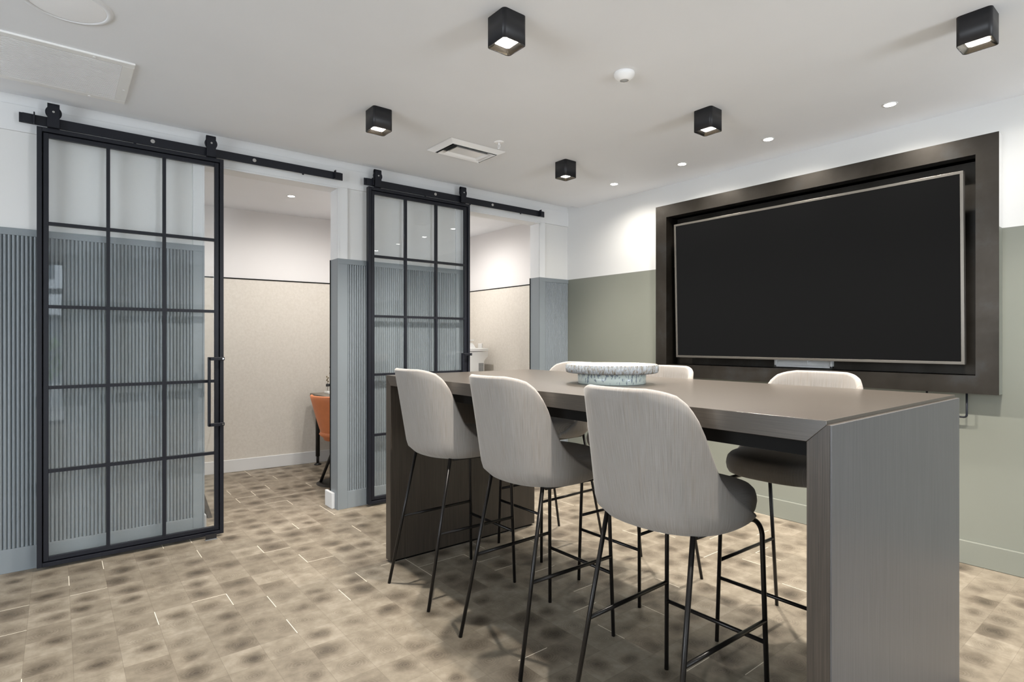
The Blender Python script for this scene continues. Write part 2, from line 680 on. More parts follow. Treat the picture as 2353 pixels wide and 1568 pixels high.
# --- walls behind and beside the camera
mb = MB()
for a, b in ((X0 - .1, -1.7), (0.09, 2.15), (3.5, XB + .2)):
    mb.box(a, b, Y0 - .15, Y0, 0, ZS)
for a, b in ((-1.7, 0.09), (2.15, 3.5)):
    mb.box(a, b, Y0 - .15, Y0, 2.5, ZS)
struct(mb.build('wall_back', 'wall_two_tone'), 'wall behind the camera with two glazed openings', 'wall')
mb = MB()
mb.box(X0 - .15, X0, Y0 - .1, -.2, 0, ZS).box(X0 - .15, X0, 2.6, YA + .1, 0, ZS)
mb.box(X0 - .15, X0, -.2, 2.6, 0, .4).box(X0 - .15, X0, -.2, 2.6, 2.5, ZS)
struct(mb.build('wall_side', 'wall_two_tone'), 'side wall left of the camera with an added window opening', 'wall')
for i, (a, b) in enumerate(((-1.7, 0.09), (2.15, 3.5))):
    mb = MB()
    f = .045
    mb.box(a, a + f, Y0 - .1, Y0 - .04, 0, 2.5).box(b - f * .4, b, Y0 - .1, Y0 - .04, 0, 2.5)
    mb.box(a, b, Y0 - .1, Y0 - .04, 0, f).box(a, b, Y0 - .1, Y0 - .04, 2.5 - f, 2.5)
    o = struct(mb.build('window_%d' % (i + 1), 'black_metal'), 'tall dark framed glazing behind the camera', 'window')

# --- the two small rooms behind the openings
RC = 2.577
BWA, BWB = Vector((-0.6, 6.219)), Vector((2.66, 5.932))   # slightly skewed rear wall of the first room


def wall_seg(mb, a, b, z0, z1, t=0.0, back=.1):
    d = (b - a).normalized()
    nn = Vector((-d.y, d.x))
    p = [a - nn * t, b - nn * t, b + nn * back, a + nn * back]
    mb.loft([[(q.x, q.y, z0) for q in p], [(q.x, q.y, z1) for q in p]], smooth=False)


mb = MB()
wall_seg(mb, BWA, BWB, 0, ZS)
struct(mb.build('wall_rear', 'room_white'), 'white rear wall of the first small room', 'wall')
mb = MB()
wall_seg(mb, BWA, BWB, .12, 1.888, .012, 0)
struct(mb.build('trim_8', 'beige_panel'), 'beige textile panel on the rear wall of the first small room', 'trim')
mb = MB()
wall_seg(mb, BWA, BWB, 1.888, 1.899, .016, 0)
mb.box(4.014, 4.03, YA + T + .02, 5.98, 1.888, 1.899)
mb.box(2.76, 4.03, 5.982, 6.0, 1.888, 1.899)
struct(mb.build('trim_9', 'black_trim'), 'thin black strip capping the beige panels', 'trim')
mb = MB()
wall_seg(mb, BWA, BWB, 0, .12, .022, 0)
struct(mb.build('baseboard_rear', 'white_paint', bevel=.003), 'white baseboard in the first small room', 'baseboard')
mb = MB().box(2.66, 2.76, YA + T, 6.3, 0, ZS).box(-.6, -.5, YA + T, 6.3, 0, ZS)
struct(mb.build('wall_partition', 'room_white'), 'white partition between the two small rooms', 'wall')
mb = MB().box(2.76, 4.2, 6.0, 6.1, 0, ZS).box(4.03, 4.2, YA + T, 6.1, 0, ZS)
struct(mb.build('wall_end', 'room_white'), 'white walls of the second small room', 'wall')
mb = MB().box(4.016, 4.03, YA + T + .03, 5.985, .12, 1.888).box(2.76, 4.02, 5.985, 6.0, .12, 1.888)
struct(mb.build('trim_10', 'beige_panel'), 'beige textile panels in the second small room', 'trim')
mb = MB().box(4.008, 4.03, YA + T + .03, 5.98, 0, .12).box(2.76, 4.02, 5.978, 6.0, 0, .12)
struct(mb.build('baseboard_end', 'white_paint'), 'white baseboard in the second small room', 'baseboard')
o = MB().box(-.6, 4.2, YA + T, 6.35, RC, RC + .1).build('ceiling_rooms', 'ceiling_paint')
struct(o, 'lower ceiling of the two small rooms', 'ceiling')

# ================================================================== SLIDING DOORS
def bolt(mb, x, y, z, r=.011):
    mb.cyl((x, y, z), (x, y - .006, z), r, 14)


def make_rail(x0, x1, label, nbolts):
    t = thing('sliding_door_rail', label, 'rail', (x0, 4.12, 2.51), group='black sliding door rails')
    L = x1 - x0
    MB().box(0, L, -.004, .004, -.027, .027).build('track', 'black_metal', t, bevel=.001)
    for k_ in range(nbolts):
        x = 0.035 + (L - .07) * k_ / (nbolts - 1)
        m2 = MB(); bolt(m2, x, -.004, 0, .012)
        m2.build('bolt', 'zinc', t)
        MB().cyl((x, .004, 0), (x, .055, 0), .011, 12).build('spacer', 'black_metal', t)
    for x, s in ((.065, 1), (L - .065, -1)):
        m2 = MB().box(x - s * .05, x + s * .004, -.012, -.004, -.026, .026)
        m2.box(x - .003, x + .003, -.035, -.004, -.026, .034)
        e = m2.build('end_stop', 'black_metal', t, bevel=.001)
    for f_ in (.29, .53, .84):
        MB().cyl((L * f_, 0, -.027), (L * f_, 0, -.035), .007, 10).build('guide_pin', 'black_metal', t)
    return t


make_rail(-.163, 1.672, 'black flat rail above the sliding door at the left edge', 4)
make_rail(1.842, 3.702, 'black flat rail above the sliding door behind the table', 4)


def make_door(name, x0, label):
    w, h, z0 = 0.944, 2.456, 0.017
    t = thing(name, label, 'door', (x0, 4.10, z0), group='black steel framed glass sliding doors', kind='structure')

    def ring(mb, a, b, y0, y1):
        mb.box(a, b, y0, y1, a, h - a).box(w - b, w - a, y0, y1, a, h - a)
        mb.box(b, w - b, y0, y1, a, b).box(b, w - b, y0, y1, h - b, h - a)
    m1 = MB(); ring(m1, 0, .023, 0, .042)
    m1.build('door_frame', 'black_metal', t, bevel=.002)
    m1 = MB(); ring(m1, .0275, .052, .008, .034); ring(m1, .023, .0275, .022, .03)
    m1.build('sash', 'black_metal', t, bevel=.002)
    m1 = MB()
    for x in (.3245, .6095):
        m1.box(x - .009, x + .009, .006, .034, .052, h - .052)
    for z_ in (.531, 1.001, 1.4565, 1.923):
        m1.box(.052, w - .052, .0065, .0335, z_ - .009, z_ + .009)
    m1.build('glazing_bars', 'black_metal', t)
    MB().box(.048, w - .048, .019, .0225, .048, h - .048).build('glass_pane', 'clear_glass', t)
    # pull handle fixed to the right stile
    m1 = MB()
    for z_ in (.722, 1.148):
        m1.box(w - .095, w - .002, -.038, -.032, z_ - .011, z_ + .011)
        m1.box(w - .020, w - .006, -.032, 0, z_ - .007, z_ + .007)
    m1.box(w - .097, w - .083, -.038, -.004, .711, 1.159)
    hd = m1.build('handle', 'black_metal', t, bevel=.003)
    for z_ in (.722, 1.148):
        m1 = MB(); bolt(m1, w - .012, -.038, z_, .005)
        m1.build('screw', 'zinc', hd)
    for x in (.073, .868):
        m1 = MB()
        # strap over the wheel
        r = .014
        prof = [(-.016, h - .0)] + [(-.016, h + .12)] + [(r * -math.cos(a) * 1.0 + -.002, h + .125 + r * math.sin(a)) for a in [PI * i / 8 for i in range(9)]] + [(.012, h + .09)]
        ring_o = []
        m1.loft([[(x - .027, y, z_) for y, z_ in prof] + [(x - .027, y + .004, z_) for y, z_ in prof[::-1]],
                 [(x + .027, y, z_) for y, z_ in prof] + [(x + .027, y + .004, z_) for y, z_ in prof[::-1]]], smooth=False)
        m1.box(x - .027, x + .027, -.016, .03, h, h + .004)
        hg = m1.build('hanger', 'black_metal', t, bevel=.001)
        m2 = MB().cyl((x, -.008, h + .088), (x, .016 - .012, h + .088), .037, 32)
        m2.build('wheel', 'black_metal', hg)
        m2 = MB(); bolt(m2, x, -.016, h + .088, .006)
        m2.build('axle_bolt', 'zinc', hg)
    return t


make_door('door_1', -.088, 'large black framed sliding glass door with fifteen panes at left')
make_door('door_2', 1.872, 'black framed sliding glass door further back, partly behind the table')

g = thing('floor_guide', 'small clear and black floor guide under the left sliding door', 'door guide', (0.775, 4.07, 0))
MB().box(-.034, .034, -.014, -.002, 0, .004).build('base_plate', 'grey_plastic', g)
MB().box(-.032, .032, -.004, 0, .004, .034).build('upright', 'dark_plastic', g)

# ================================================================== TABLE
TX0, TX1, TY0, TY1, TZ = 1.496, 2.594, 0.606, 3.043, 1.081
tb = thing('bar_table', 'long dark wood laminate bar table with slab ends', 'table', (TX0, TY0, 0))
TW, TL = TX1 - TX0, TY1 - TY0
pt = .057
st = .058
# top slab: side faces mitred into the end panels
mb = MB()
pr_ = [(.009, TZ), (TL, TZ), (TL - pt, TZ - st), (pt, TZ - st), (.009, TZ - .012)]
mb.loft([[(0, y, z_) for y, z_ in pr_], [(TW, y, z_) for y, z_ in pr_]], smooth=False)
mb.build('table_top', 'laminate_y', tb, bevel=.001)
mb = MB()
pr_ = [(TL - .0003, TZ - .0005), (TL - .0003, .012), (TL - pt, .012), (TL - pt, TZ - st - .0005)]
mb.loft([[(.001, y, z_) for y, z_ in pr_], [(TW - .001, y, z_) for y, z_ in pr_]], smooth=False)
mb.build('end_panel', 'laminate_z', tb, bevel=.001)
mb = MB()
pr_ = [(.0, TZ - .0105), (.0085, TZ - .0105), (pt, TZ - st - .0005), (pt, .012), (0, .012)]
mb.loft([[(.001, y, z_) for y, z_ in pr_], [(TW - .001, y, z_) for y, z_ in pr_]], smooth=False)
mb.build('end_panel', 'laminate_z', tb, bevel=.001)
o = MB().box(.0, TW, -.004, 0, .012, TZ - .011).build('facing_sheet', 'laminate_daylit', tb, bevel=.0008)
tag(o, 'laminate sheet facing the camera, daylight sheen put into its greyer colour')
mb = MB().box(.07, TW - .07, pt, TL - pt, TZ - st - .05, TZ - st)
tag(mb.build('sub_frame', 'black_trim', tb), 'black recessed frame under the top')
for y in (pt / 2, TL - pt / 2):
    MB().box(.02, TW - .02, y - .02, y + .02, 0, .012).build('plinth', 'black_trim', tb)


# ================================================================== STOOLS
RIM = [(-.32, 1.130), (-.275, 1.130), (-.245, 1.122), (-.215, 1.110), (-.187, 1.085), (-.16, 1.05), (-.135, 1.0), (-.11, .935), (-.08, .870), (-.045, .828), (0, .793), (.05, .764), (.085, .744), (.12, .726), (.3, .722)]


def rim_h(x):
    for (a, za), (b, zb) in zip(RIM[:-1], RIM[1:]):
        if x <= b:
            t = max(0, (x - a) / (b - a))
            return za + (zb - za) * t
    return .73


def plan(th, z, dw=0.0):
    """outer shell plan; th 0 = rear centre, +-90deg widest, beyond = forward"""
    t = (z - .70) / .43
    low = max(0.0, 1 - (z - .70) / .05)
    xr = -.212 - .088 * t + dw + .035 * low ** 2
    w = .249 - .003 * t - dw - .03 * low ** 2
    xc = .02
    s_, c_ = math.sin(th), math.cos(th)
    nx = 2 / 2.35
    y = w * math.copysign(abs(s_) ** nx, s_)
    if c_ >= 0:
        x = xc - (xc - xr) * abs(c_) ** nx
    else:
        x = .03 + (.272 - dw) * abs(c_) ** .80 + (xc - .03) * s_ * s_
    return x, y


def make_shell():
    mb = MB()
    NT_, NV = 64, 14
    thm = math.radians(110)
    outer, inner = [], []
    for i in range(NT_ + 1):
        th = -thm + 2 * thm * i / NT_
        z = .9
        for _ in range(30):
            x, y = plan(th, z)
            z = .6 * z + .4 * rim_h(x)
        zt = z
        zb = .702 + .010 * max(0, (plan(th, .71)[0] - .05) / .2)
        o_, i_ = [], []
        for j in range(NV + 1):
            f = j / NV
            zz = zb + (zt - zb) * f
            edge = 0
            x, y = plan(th, zz)
            o_.append((x, y, zz))
            x2, y2 = plan(th, zz, .026)
            i_.append((x2, y2, zz))
        # rounded rim
        x, y = plan(th, zt)
        x2, y2 = plan(th, zt, .026)
        rim = [(x + (x2 - x) * q, y + (y2 - y) * q, zt + r_) for q, r_ in ((.1, .006), (.3, .0105), (.5, .012), (.7, .0105), (.9, .006))]
        xb, yb = plan(th, zb)
        x3, y3 = plan(th, zb, .026)
        bot = [(x3 + (xb - x3) * q, y3 + (yb - y3) * q, zb - r_) for q, r_ in ((.3, .004), (.7, .004))]
        outer.append(o_ + rim + i_[::-1] + bot)
    mb.loft(outer, True, True)
    return mb


def seat_ring(s, z):
    out = []
    K = 56
    for i in range(K):
        a = 2 * PI * i / K
        c_, s_ = math.cos(a), math.sin(a)
        nx = 2 / 2.6
        w = .229 * s
        if c_ >= 0:
            x = .03 + .264 * s * abs(c_) ** nx
        else:
            x = .03 - .215 * s * abs(c_) ** nx
        out.append((x, w * math.copysign(abs(s_) ** nx, s_), z + (.014 * max(0, (x - .05) / .2) if z < .75 else 0)))
    return out


def make_seat():
    mb = MB()
    prof = [(.70, .708), (.90, .706), (.955, .712), (.985, .726), (1.0, .748), (.995, .770), (.975, .788), (.93, .800), (.85, .807), (.6, .812), (.3, .813), (.05, .813)]
    mb.loft([seat_ring(s_, z_) for s_, z_ in prof])
    return mb


def make_stool():
    t = thing('bar_stool', 'x', 'bar stool', (0, 0, 0), group='linen bar stools around the bar table')
    make_shell().build('backrest', 'linen', t)
    make_seat().build('seat', 'linen_seat', t)
    R = .0082
    for s in (1, -1):
        # front leg bending backwards under the seat
        pts = [(.262, .203 * s, 0), (.248, .190 * s, .60)]
        for k_ in range(9):
            a = PI / 2 * k_ / 8
            pts.append((.186 + .061 * math.cos(a), (.190 - .012 * k_ / 8) * s, .632 + .060 * math.sin(a)))
        pts.append((-.10, .165 * s, .692))
        MB().tube(pts, R, 14).build('leg', 'stool_metal', t)
        MB().tube([(-.262, .203 * s, 0), (-.118, .168 * s, .700)], R, 14).build('leg', 'stool_metal', t)
    for s in (1, -1):
        zz = .345
        xa = -.262 + (.262 - .118) * zz / .70
        MB().tube([(xa, (.203 - .035 * zz / .7) * s, zz), (.254, .196 * s, zz)], R * .9, 12).build('footrest', 'stool_metal', t)
    MB().tube([(.256, -.197, .272), (.256, .197, .272)], R * .9, 12).build('footrest', 'stool_metal', t)
    MB().box(-.10, .12, -.14, .14, .697, .708).build('seat_plate', 'black_trim', t)
    return t


st0 = make_stool()
STOOLS = [
    (1.632, 2.545, 0, 'farthest of the three linen bar stools whose backs face the camera'),
    (1.622, 1.851, 0, 'middle of the three linen bar stools whose backs face the camera'),
    (1.592, 1.148, 0, 'nearest linen bar stool, largest in view, back turned to the camera'),
    (2.458, 1.141, PI, 'linen bar stool on the screen side nearest the grey end panel'),
    (2.445, 1.949, PI, 'linen bar stool on the screen side, its top seen right of the bowl'),
    (2.447, 2.658, PI, 'linen bar stool on the screen side, its top seen left of the bowl'),
]
for i, (x, y, rz, lab) in enumerate(STOOLS):
    s_ = st0 if i == 0 else copy_tree(st0)
    s_.location = (x, y, 0)
    s_.rotation_euler = (0, 0, rz)
    s_['label'] = lab

# ================================================================== BOWL
bw = thing('pedestal_bowl', 'wide shallow ceramic bowl with ribbed rim and drip glazed foot', 'bowl', (2.045, 1.80, TZ))
MB().lathe([(.02, .0), (.156, .0), (.159, .003), (.160, .052), (.02, .052)], seg=72).build('foot', 'drip_glaze', bw)
mb = MB()
prof = [(.15, .050), (.204, .050), (.2095, .053), (.212, .058), (.2135, .072), (.213, .086), (.211, .0895)]
rings = []
SEGB = 288
for r, z_ in prof:
    rings.append([((r + (.0032 if .052 < z_ < .089 else 0) * math.cos(72 * 2 * PI * j / SEGB)) * math.cos(2 * PI * j / SEGB), (r + (.0032 if .052 < z_ < .089 else 0) * math.cos(72 * 2 * PI * j / SEGB)) * math.sin(2 * PI * j / SEGB), z_) for j in range(SEGB)])
mb.loft(rings, False, False)
mb.build('rim', 'ribbed_glaze', bw)
MB().lathe([(.211, .0895), (.209, .0908), (.205, .0905), (.202, .087), (.198, .070), (.188, .060), (.15, .057), (.01, .056)], seg=96, cap1=True).build('dish', 'ivory_glaze', bw)

# ================================================================== SCREEN AND SURROUND
FX = 4.0
fr_ = thing('screen_surround', 'blackened steel surround framing the wall screen', 'frame', (FX, 1.89, 1.70))
oy0, oy1, oz0, oz1 = .755 - 1.89, 3.024 - 1.89, .984 - 1.70, 2.423 - 1.70
iy0, iy1, iz0, iz1 = RY0 - 1.89, RY1 - 1.89, RZ0 - 1.70, RZ1 - 1.70


def frame_ring(mb, x0, x1, a, b, c, d, e, f, g_, h_):
    # outer a..b (y) c..d (z), inner e..f g..h
    mb.box(x0, x1, a, b, c, g_).box(x0, x1, a, b, h_, d).box(x0, x1, a, e, g_, h_).box(x0, x1, f, b, g_, h_)


mb = MB(); frame_ring(mb, 0, .006, oy0, oy1, oz0, oz1, iy0, iy1, iz0, iz1)
mb.build('front_plate', 'blackened_steel', fr_)
mb = MB(); frame_ring(mb, .006, .0845, oy0 + .001, oy1 - .001, oz0 + .001, oz1 - .001, iy0 - .002, iy1 + .002, iz0 - .002, iz1 + .002)
o = mb.build('carcass', 'wall_two_tone', fr_)
# the carcass is painted like the wall: keep its paint line at the wall's height
o.data.materials.clear()
n = NT('wall_two_tone_offset')
tc = n.new('ShaderNodeTexCoord'); sx = n.new('ShaderNodeSeparateXYZ'); n.ln(tc.outputs['Object'], sx.inputs[0])
n.base(n.mix(n.math('GREATER_THAN', sx.outputs[2], ZP - 1.70), srgb(122, 124, 115), srgb(208, 208, 206))); n.set(0.5)
M['carcass_paint'] = n.m
o.data.materials.append(n.m)
tag(o, 'sides painted white above and grey green below')
mb = MB(); t_ = .002
mb.box(.006, .158, iy0 - .002, iy0, iz0, iz1).box(.006, .158, iy1, iy1 + .002, iz0, iz1)
mb.box(.006, .158, iy0, iy1, iz0 - .002, iz0).box(.006, .158, iy0, iy1, iz1, iz1 + .002)
mb.build('lining', 'blackened_steel', fr_)
MB().box(.158, .162, iy0, iy1, iz0, iz1).build('back_plate', 'blackened_steel', fr_)
for y in (.65, .02, -.83):
    MB().cyl((.155, y, iz1 - .05), (.162, y, iz1 - .05), .006, 10).build('fixing', 'zinc', fr_)

sc_ = thing('wall_screen', 'large flat television with black screen and thin grey bezel', 'television', (3.985, 1.853, 1.148))
sc_.rotation_euler = (0, -math.radians(1.6), 0)
sw, sh = .952, 1.085
mb = MB()
mb.box(0, .035, -sw, sw, 0, sh)
mb.build('casing', 'dark_plastic', sc_, bevel=.002)
mb = MB(); bz = .015
frame_ring(mb, -.004, .03, -sw - .001, sw + .001, -.001, sh + .001, -sw + bz, sw - bz, bz, sh - bz)
mb.build('bezel', 'bezel', sc_, bevel=.001)
MB().box(-.0015, .002, -sw + bz, sw - bz, bz, sh - bz).build('display', 'screen', sc_)
MB().box(.035, .14, -.28, .28, .4, .8).build('wall_mount', 'dark_plastic', sc_)

ob = thing('outlet_box', 'white recessed outlet box under the television', 'outlet box', (4.125, 1.858, 1.092))
mb = MB()
mb.box(0, .033, -.20, .20, 0, .014).box(0, .033, -.20, .20, .176, .19).box(0, .033, -.20, -.184, 0, .19).box(0, .033, .184, .20, 0, .19)
mb.build('box_rim', 'white_plastic', ob, bevel=.002)
MB().box(.026, .033, -.184, .184, .014, .176).build('box_back', 'white_plastic', ob)
MB().box(.008, .026, -.03, .15, .02, .17).build('divider', 'white_plastic', ob)

hb = thing('steel_bracket', 'black U shaped steel bar hanging under the screen surround', 'bracket', (4.045, 1.0, .984))
MB().tube([(0, -.095, 0), (0, -.095, -.128), (0, -.090, -.136), (0, -.082, -.139), (0, .082, -.139), (0, .090, -.136), (0, .095, -.128), (0, .095, 0)], .0055, 12).build('bar', 'black_metal', hb)


# ================================================================== CEILING LAMPS
def make_cube():
    t = thing('ceiling_spotlight', 'x', 'ceiling light', (0, 0, ZC), group='black cube ceiling lamps')
    H, a, r = .12, .0595, .016
    mb = MB()
    mb.loft([rrect(a, a, r, 0), rrect(a, a, r, -H), rrect(a - .0025, a - .0025, r - .002, -H), rrect(a - .003, a - .003, r - .002, -.02)])
    mb.build('housing', 'lamp_black', t)
    mb = MB()
    seg = 7 * 4
    sq = rrect(a - .0035, a - .0035, r - .003, -H + .0012)

    def circ(rad, z_):
        out = []
        for x, y, _ in sq:
            an = math.atan2(y, x)
            out.append((rad * math.cos(an), rad * math.sin(an), z_))
        return out
    R0 = circ(.047, -H + .018)
    mid = [((x0 + x1) / 2 * .97, (y0 + y1) / 2 * .97, -H + .008) for (x0, y0, _), (x1, y1, _) in zip(sq, R0)]
    mb.loft([sq, mid, R0], False, False)
    mb.build('reflector', 'reflector', t)
    MB().lathe([(.047, -H + .018), (.046, -H + .026), (.034, -H + .055)], seg=48).build('cup', 'lamp_cup', t)
    MB().lathe([(.001, -H + .055), (.034, -H + .055)], seg=32).build('lens', 'lamp_glow', t)
    spot('spot_beam', t, (0, 0, -H + .049), 185, 140, .5, .024)
    return t


CUBES = [
    (1.447, 1.842, 'black cube ceiling lamp at top centre, largest in the picture'),
    (1.455, 3.050, 'black cube ceiling lamp nearest above the door wall, left of the vent'),
    (2.960, 3.055, 'smallest black cube ceiling lamp, right of the vent'),
    (2.945, 1.860, 'black cube ceiling lamp between the round sensor and the recessed lights'),
    (2.950, 0.625, 'black cube ceiling lamp at the top right corner of the picture'),
    (1.450, 0.630, 'black cube ceiling lamp above the near end of the table, out of view'),
]
cb0 = make_cube()
for i, (x, y, lab) in enumerate(CUBES):
    c_ = cb0 if i == 0 else copy_tree(cb0)
    c_.location = (x, y, ZC)
    c_['label'] = lab


def make_down():
    t = thing('recessed_downlight', 'x', 'ceiling light', (0, 0, ZC), group='recessed downlights')
    MB().lathe([(.030, .0005), (.0385, 0), (.037, -.003), (.029, -.0025)], seg=40).build('trim_ring', 'white_gloss', t)
    MB().lathe([(.001, -.0022), (.029, -.0022)], seg=32).build('lens', 'downlight_glow', t)
    spot('spot_beam', t, (0, 0, -.006), 52, 158, 1.0, .02)
    return t


DL = [
    (3.692, 3.221, ZC, 'recessed downlight farthest along the screen wall, near the corner'),
    (3.675, 2.538, ZC, 'recessed downlight second from the far corner, above the surround'),
    (3.668, 1.870, ZC, 'recessed downlight third from the far corner, right of the cube lamp'),
    (3.663, 1.166, ZC, 'recessed downlight nearest the camera of those along the screen wall'),
    (3.663, 0.480, ZC, 'recessed downlight beyond the right edge of the picture'),
    (1.635, 5.199, RC, 'recessed downlight in the first small room, through the left doorway'),
    (0.300, 5.200, RC, 'added unseen downlight in the first small room, left of the doorway'),  # unseen lamp added to even out the light on the rear wall
    (2.250, 4.950, RC, 'added unseen downlight in the first small room, right of the doorway'),  # second lamp added out of sight for a wider spread
    (3.300, 5.250, RC, 'recessed downlight in the second small room, hidden by the door head'),
]
d0 = make_down()
for i, (x, y, z_, lab) in enumerate(DL):
    c_ = d0 if i == 0 else copy_tree(d0)
    c_.location = (x, y, z_)
    c_['label'] = lab
    if y < .6:
        for ch in c_.children:
            if ch.type == 'LIGHT':
                ch.data = ch.data.copy()
                ch.data.energy = 30
    if z_ == RC:
        for ch in c_.children:
            if ch.type == 'LIGHT':
                ch.data = ch.data.copy()
                ch.data.energy = 95 if x > 3 else 66
                ch.data.color = (1, .96, .91)
                ch.data.spot_size = math.radians(176)

# round speaker, return air grille, supply vent, sprinkler, sensor
sp_ = thing('ceiling_speaker', 'round white ceiling speaker at the top left corner', 'speaker', (.030, 2.855, ZC))
MB().lathe([(.130, -.0045), (.132, -.0065), (.148, -.005), (.153, 0)], seg=72).build('trim_ring', 'ceiling_paint', sp_)
MB().lathe([(.001, -.006), (.09, -.006), (.131, -.0035)], seg=72).build('grille_cloth', 'speaker_cloth', sp_)

gr = thing('return_air_grille', 'long white slatted air grille in the ceiling at upper left', 'air grille', (-.55, 3.55, ZC))
mb = MB()
W_, D_ = .845, .288
frame_ = [(-W_, W_, -D_, -D_ + .045), (-W_, W_, D_ - .045, D_), (-W_, -W_ + .05, -D_ + .045, D_ - .045), (W_ - .05, W_, -D_ + .045, D_ - .045)]
for a, b, c, d in frame_:
    mb.box(a, b, c, d, -.010, 0)
mb.build('grille_frame', 'white_plastic', gr, bevel=.003)
MB().box(-W_ + .04, W_ - .04, -D_ + .04, D_ - .04, -.001, 0).build('dark_backing', 'grille_back', gr)  # flat dark sheet added so the gaps between slats read as shaded
mb = MB()
NS = 34
for k_ in range(NS):
    y = -D_ + .045 + (2 * D_ - .09) * (k_ + .5) / NS
    mb.loft([[(xx, y - .0040, -.0100), (xx, y + .0040, -.0105), (xx, y + .0040, -.0085), (xx, y - .0040, -.0080)] for xx in (-W_ + .05, W_ - .05)], smooth=False)
tag(mb.build('slats', 'white_gloss', gr), kind=None)
for x, y in ((W_ - .02, .07), (W_ - .16, -D_ + .02), (W_ - .16, D_ - .02), (W_ - .62, -D_ + .02), (W_ - .62, D_ - .02)):
    MB().cyl((x, y, -.010), (x, y, -.0125), .0055, 12).build('screw', 'white_gloss', gr)

vt = thing('supply_air_vent', 'white rectangular ceiling vent with nested louvre frames', 'air vent', (2.24, 3.305, ZC))
vx, vy = .228, .157


def vring(mb, ax, ay, z0, bx, by, z1, th=.002):
    r1 = [(ax, ay, z0), (-ax, ay, z0), (-ax, -ay, z0), (ax, -ay, z0)]
    r2 = [(bx, by, z1), (-bx, by, z1), (-bx, -by, z1), (bx, -by, z1)]
    r3 = [(bx - th, by - th, z1 + th), (-bx + th, by - th, z1 + th), (-bx + th, -by + th, z1 + th), (bx - th, -by + th, z1 + th)]
    r4 = [(ax - th, ay - th, z0 + th), (-ax + th, ay - th, z0 + th), (-ax + th, -ay + th, z0 + th), (ax - th, -ay + th, z0 + th)]
    mb.loft([r1, r2, r3, r4], False, False, smooth=False)


mb = MB(); vring(mb, vx, vy, -.002, vx - .04, vy - .04, -.022); mb.build('vent_frame', 'white_gloss', vt)
mb = MB(); vring(mb, vx - .055, vy - .050, -.024, vx - .082, vy - .075, -.006); mb.build('louvre', 'white_gloss', vt)
mb = MB(); vring(mb, vx - .090, vy - .078, -.024, vx - .115, vy - .100, -.006); mb.build('louvre', 'white_gloss', vt)
MB().box(-vx + .115, vx - .115, -vy + .1, vy - .1, -.014, -.010).build('centre_plate', 'white_gloss', vt)
MB().box(-vx + .03, vx - .03, -vy + .03, vy - .03, -.003, -.001).build('duct', 'duct_dark', vt)

sk = thing('fire_sprinkler', 'small white pendent fire sprinkler beside the ceiling vent', 'sprinkler', (2.313, 3.025, ZC))
MB().lathe([(.001, -.002), (.012, -.006), (.030, -.004), (.034, 0)], seg=32).build('escutcheon', 'white_gloss', sk)
mb = MB()
mb.tube([(0, 0, -.004), (0, 0, -.02)], .006, 10)
for s in (1, -1):
    mb.tube([(0, .006 * s, -.016), (0, .011 * s, -.026), (0, .009 * s, -.036), (0, 0, -.044)], .002, 8)
mb.lathe([(.001, -.044), (.013, -.046), (.001, -.048)], seg=16)
mb.build('sprinkler_head', 'white_gloss', sk)

ps = thing('motion_sensor', 'round white domed motion sensor on the ceiling', 'sensor', (2.204, 1.857, ZC))
MB().lathe([(.050, 0), (.0515, -.004), (.0505, -.012), (.046, -.020), (.034, -.031), (.024, -.038), (.0215, -.0385), (.020, -.037)], seg=56).build('sensor_body', 'white_gloss', ps)
MB().lathe([(.020, -.036), (.014, -.040), (.001, -.0415)], seg=32).build('sensor_lens', 'sensor_lens', ps)

# ================================================================== FIRST SMALL ROOM
dk_ = thing('desk', 'grey brown desk against the rear wall of the first room', 'desk', (2.045, 5.24, 0))
MB().box(0, .60, 0, .66, .715, .74).build('desk_top', 'desk_top', dk_, bevel=.002)
for x, y in ((.06, .60), (.06, .08), (.56, .60), (.56, .08)):
    mb = MB().cyl((x, y, .09), (x, y, .715), .021, 18)
    mb.cyl((x, y, .02), (x, y, .10), .014, 16)
    mb.lathe([(.001, 0), (.036, 0), (.036, .008), (.016, .022), (.001, .022)], (x, y, 0), 24)
    mb.build('leg', 'chair_black', dk_)

ty = thing('white_tray', 'small white tray on the desk in the first room', 'tray', (2.19, 5.74, .74))
MB().box(-.035, .12, -.06, .06, 0, .022).build('tray_body', 'white_plastic', ty, bevel=.004)


def bottle(x, y, h, lab):
    t = thing('stem_vase', lab, 'vase', (x, y, .762), group='slim glass vases on the desk tray')
    MB().lathe([(.001, 0), (.014, 0), (.016, .03), (.014, .05), (.006, h * .5), (.007, h * .55)], seg=20).build('vase_glass', 'clear_glass', t)
    MB().lathe([(.016, .052), (.0165, .075), (.008, .08)], seg=16).build('collar', 'dark_plastic', t)
    mb = MB().tube([(0, 0, .01), (.004, .003, h * .5), (-.004, .0, h)], .0022, 8)
    for k_ in range(5):
        z_ = h * (.6 + .08 * k_)
        a = k_ * 2.1
        mb.lathe([(.001, z_), (.007, z_ + .008), (.001, z_ + .018)], (.009 * math.cos(a), .009 * math.sin(a), 0), 8)
    mb.build('dried_stem', 'twig', t)


bottle(2.166, 5.73, .155, 'shorter slim vase with dried stem on the desk tray')
bottle(2.202, 5.74, .26, 'taller slim vase with dried stem on the desk tray')

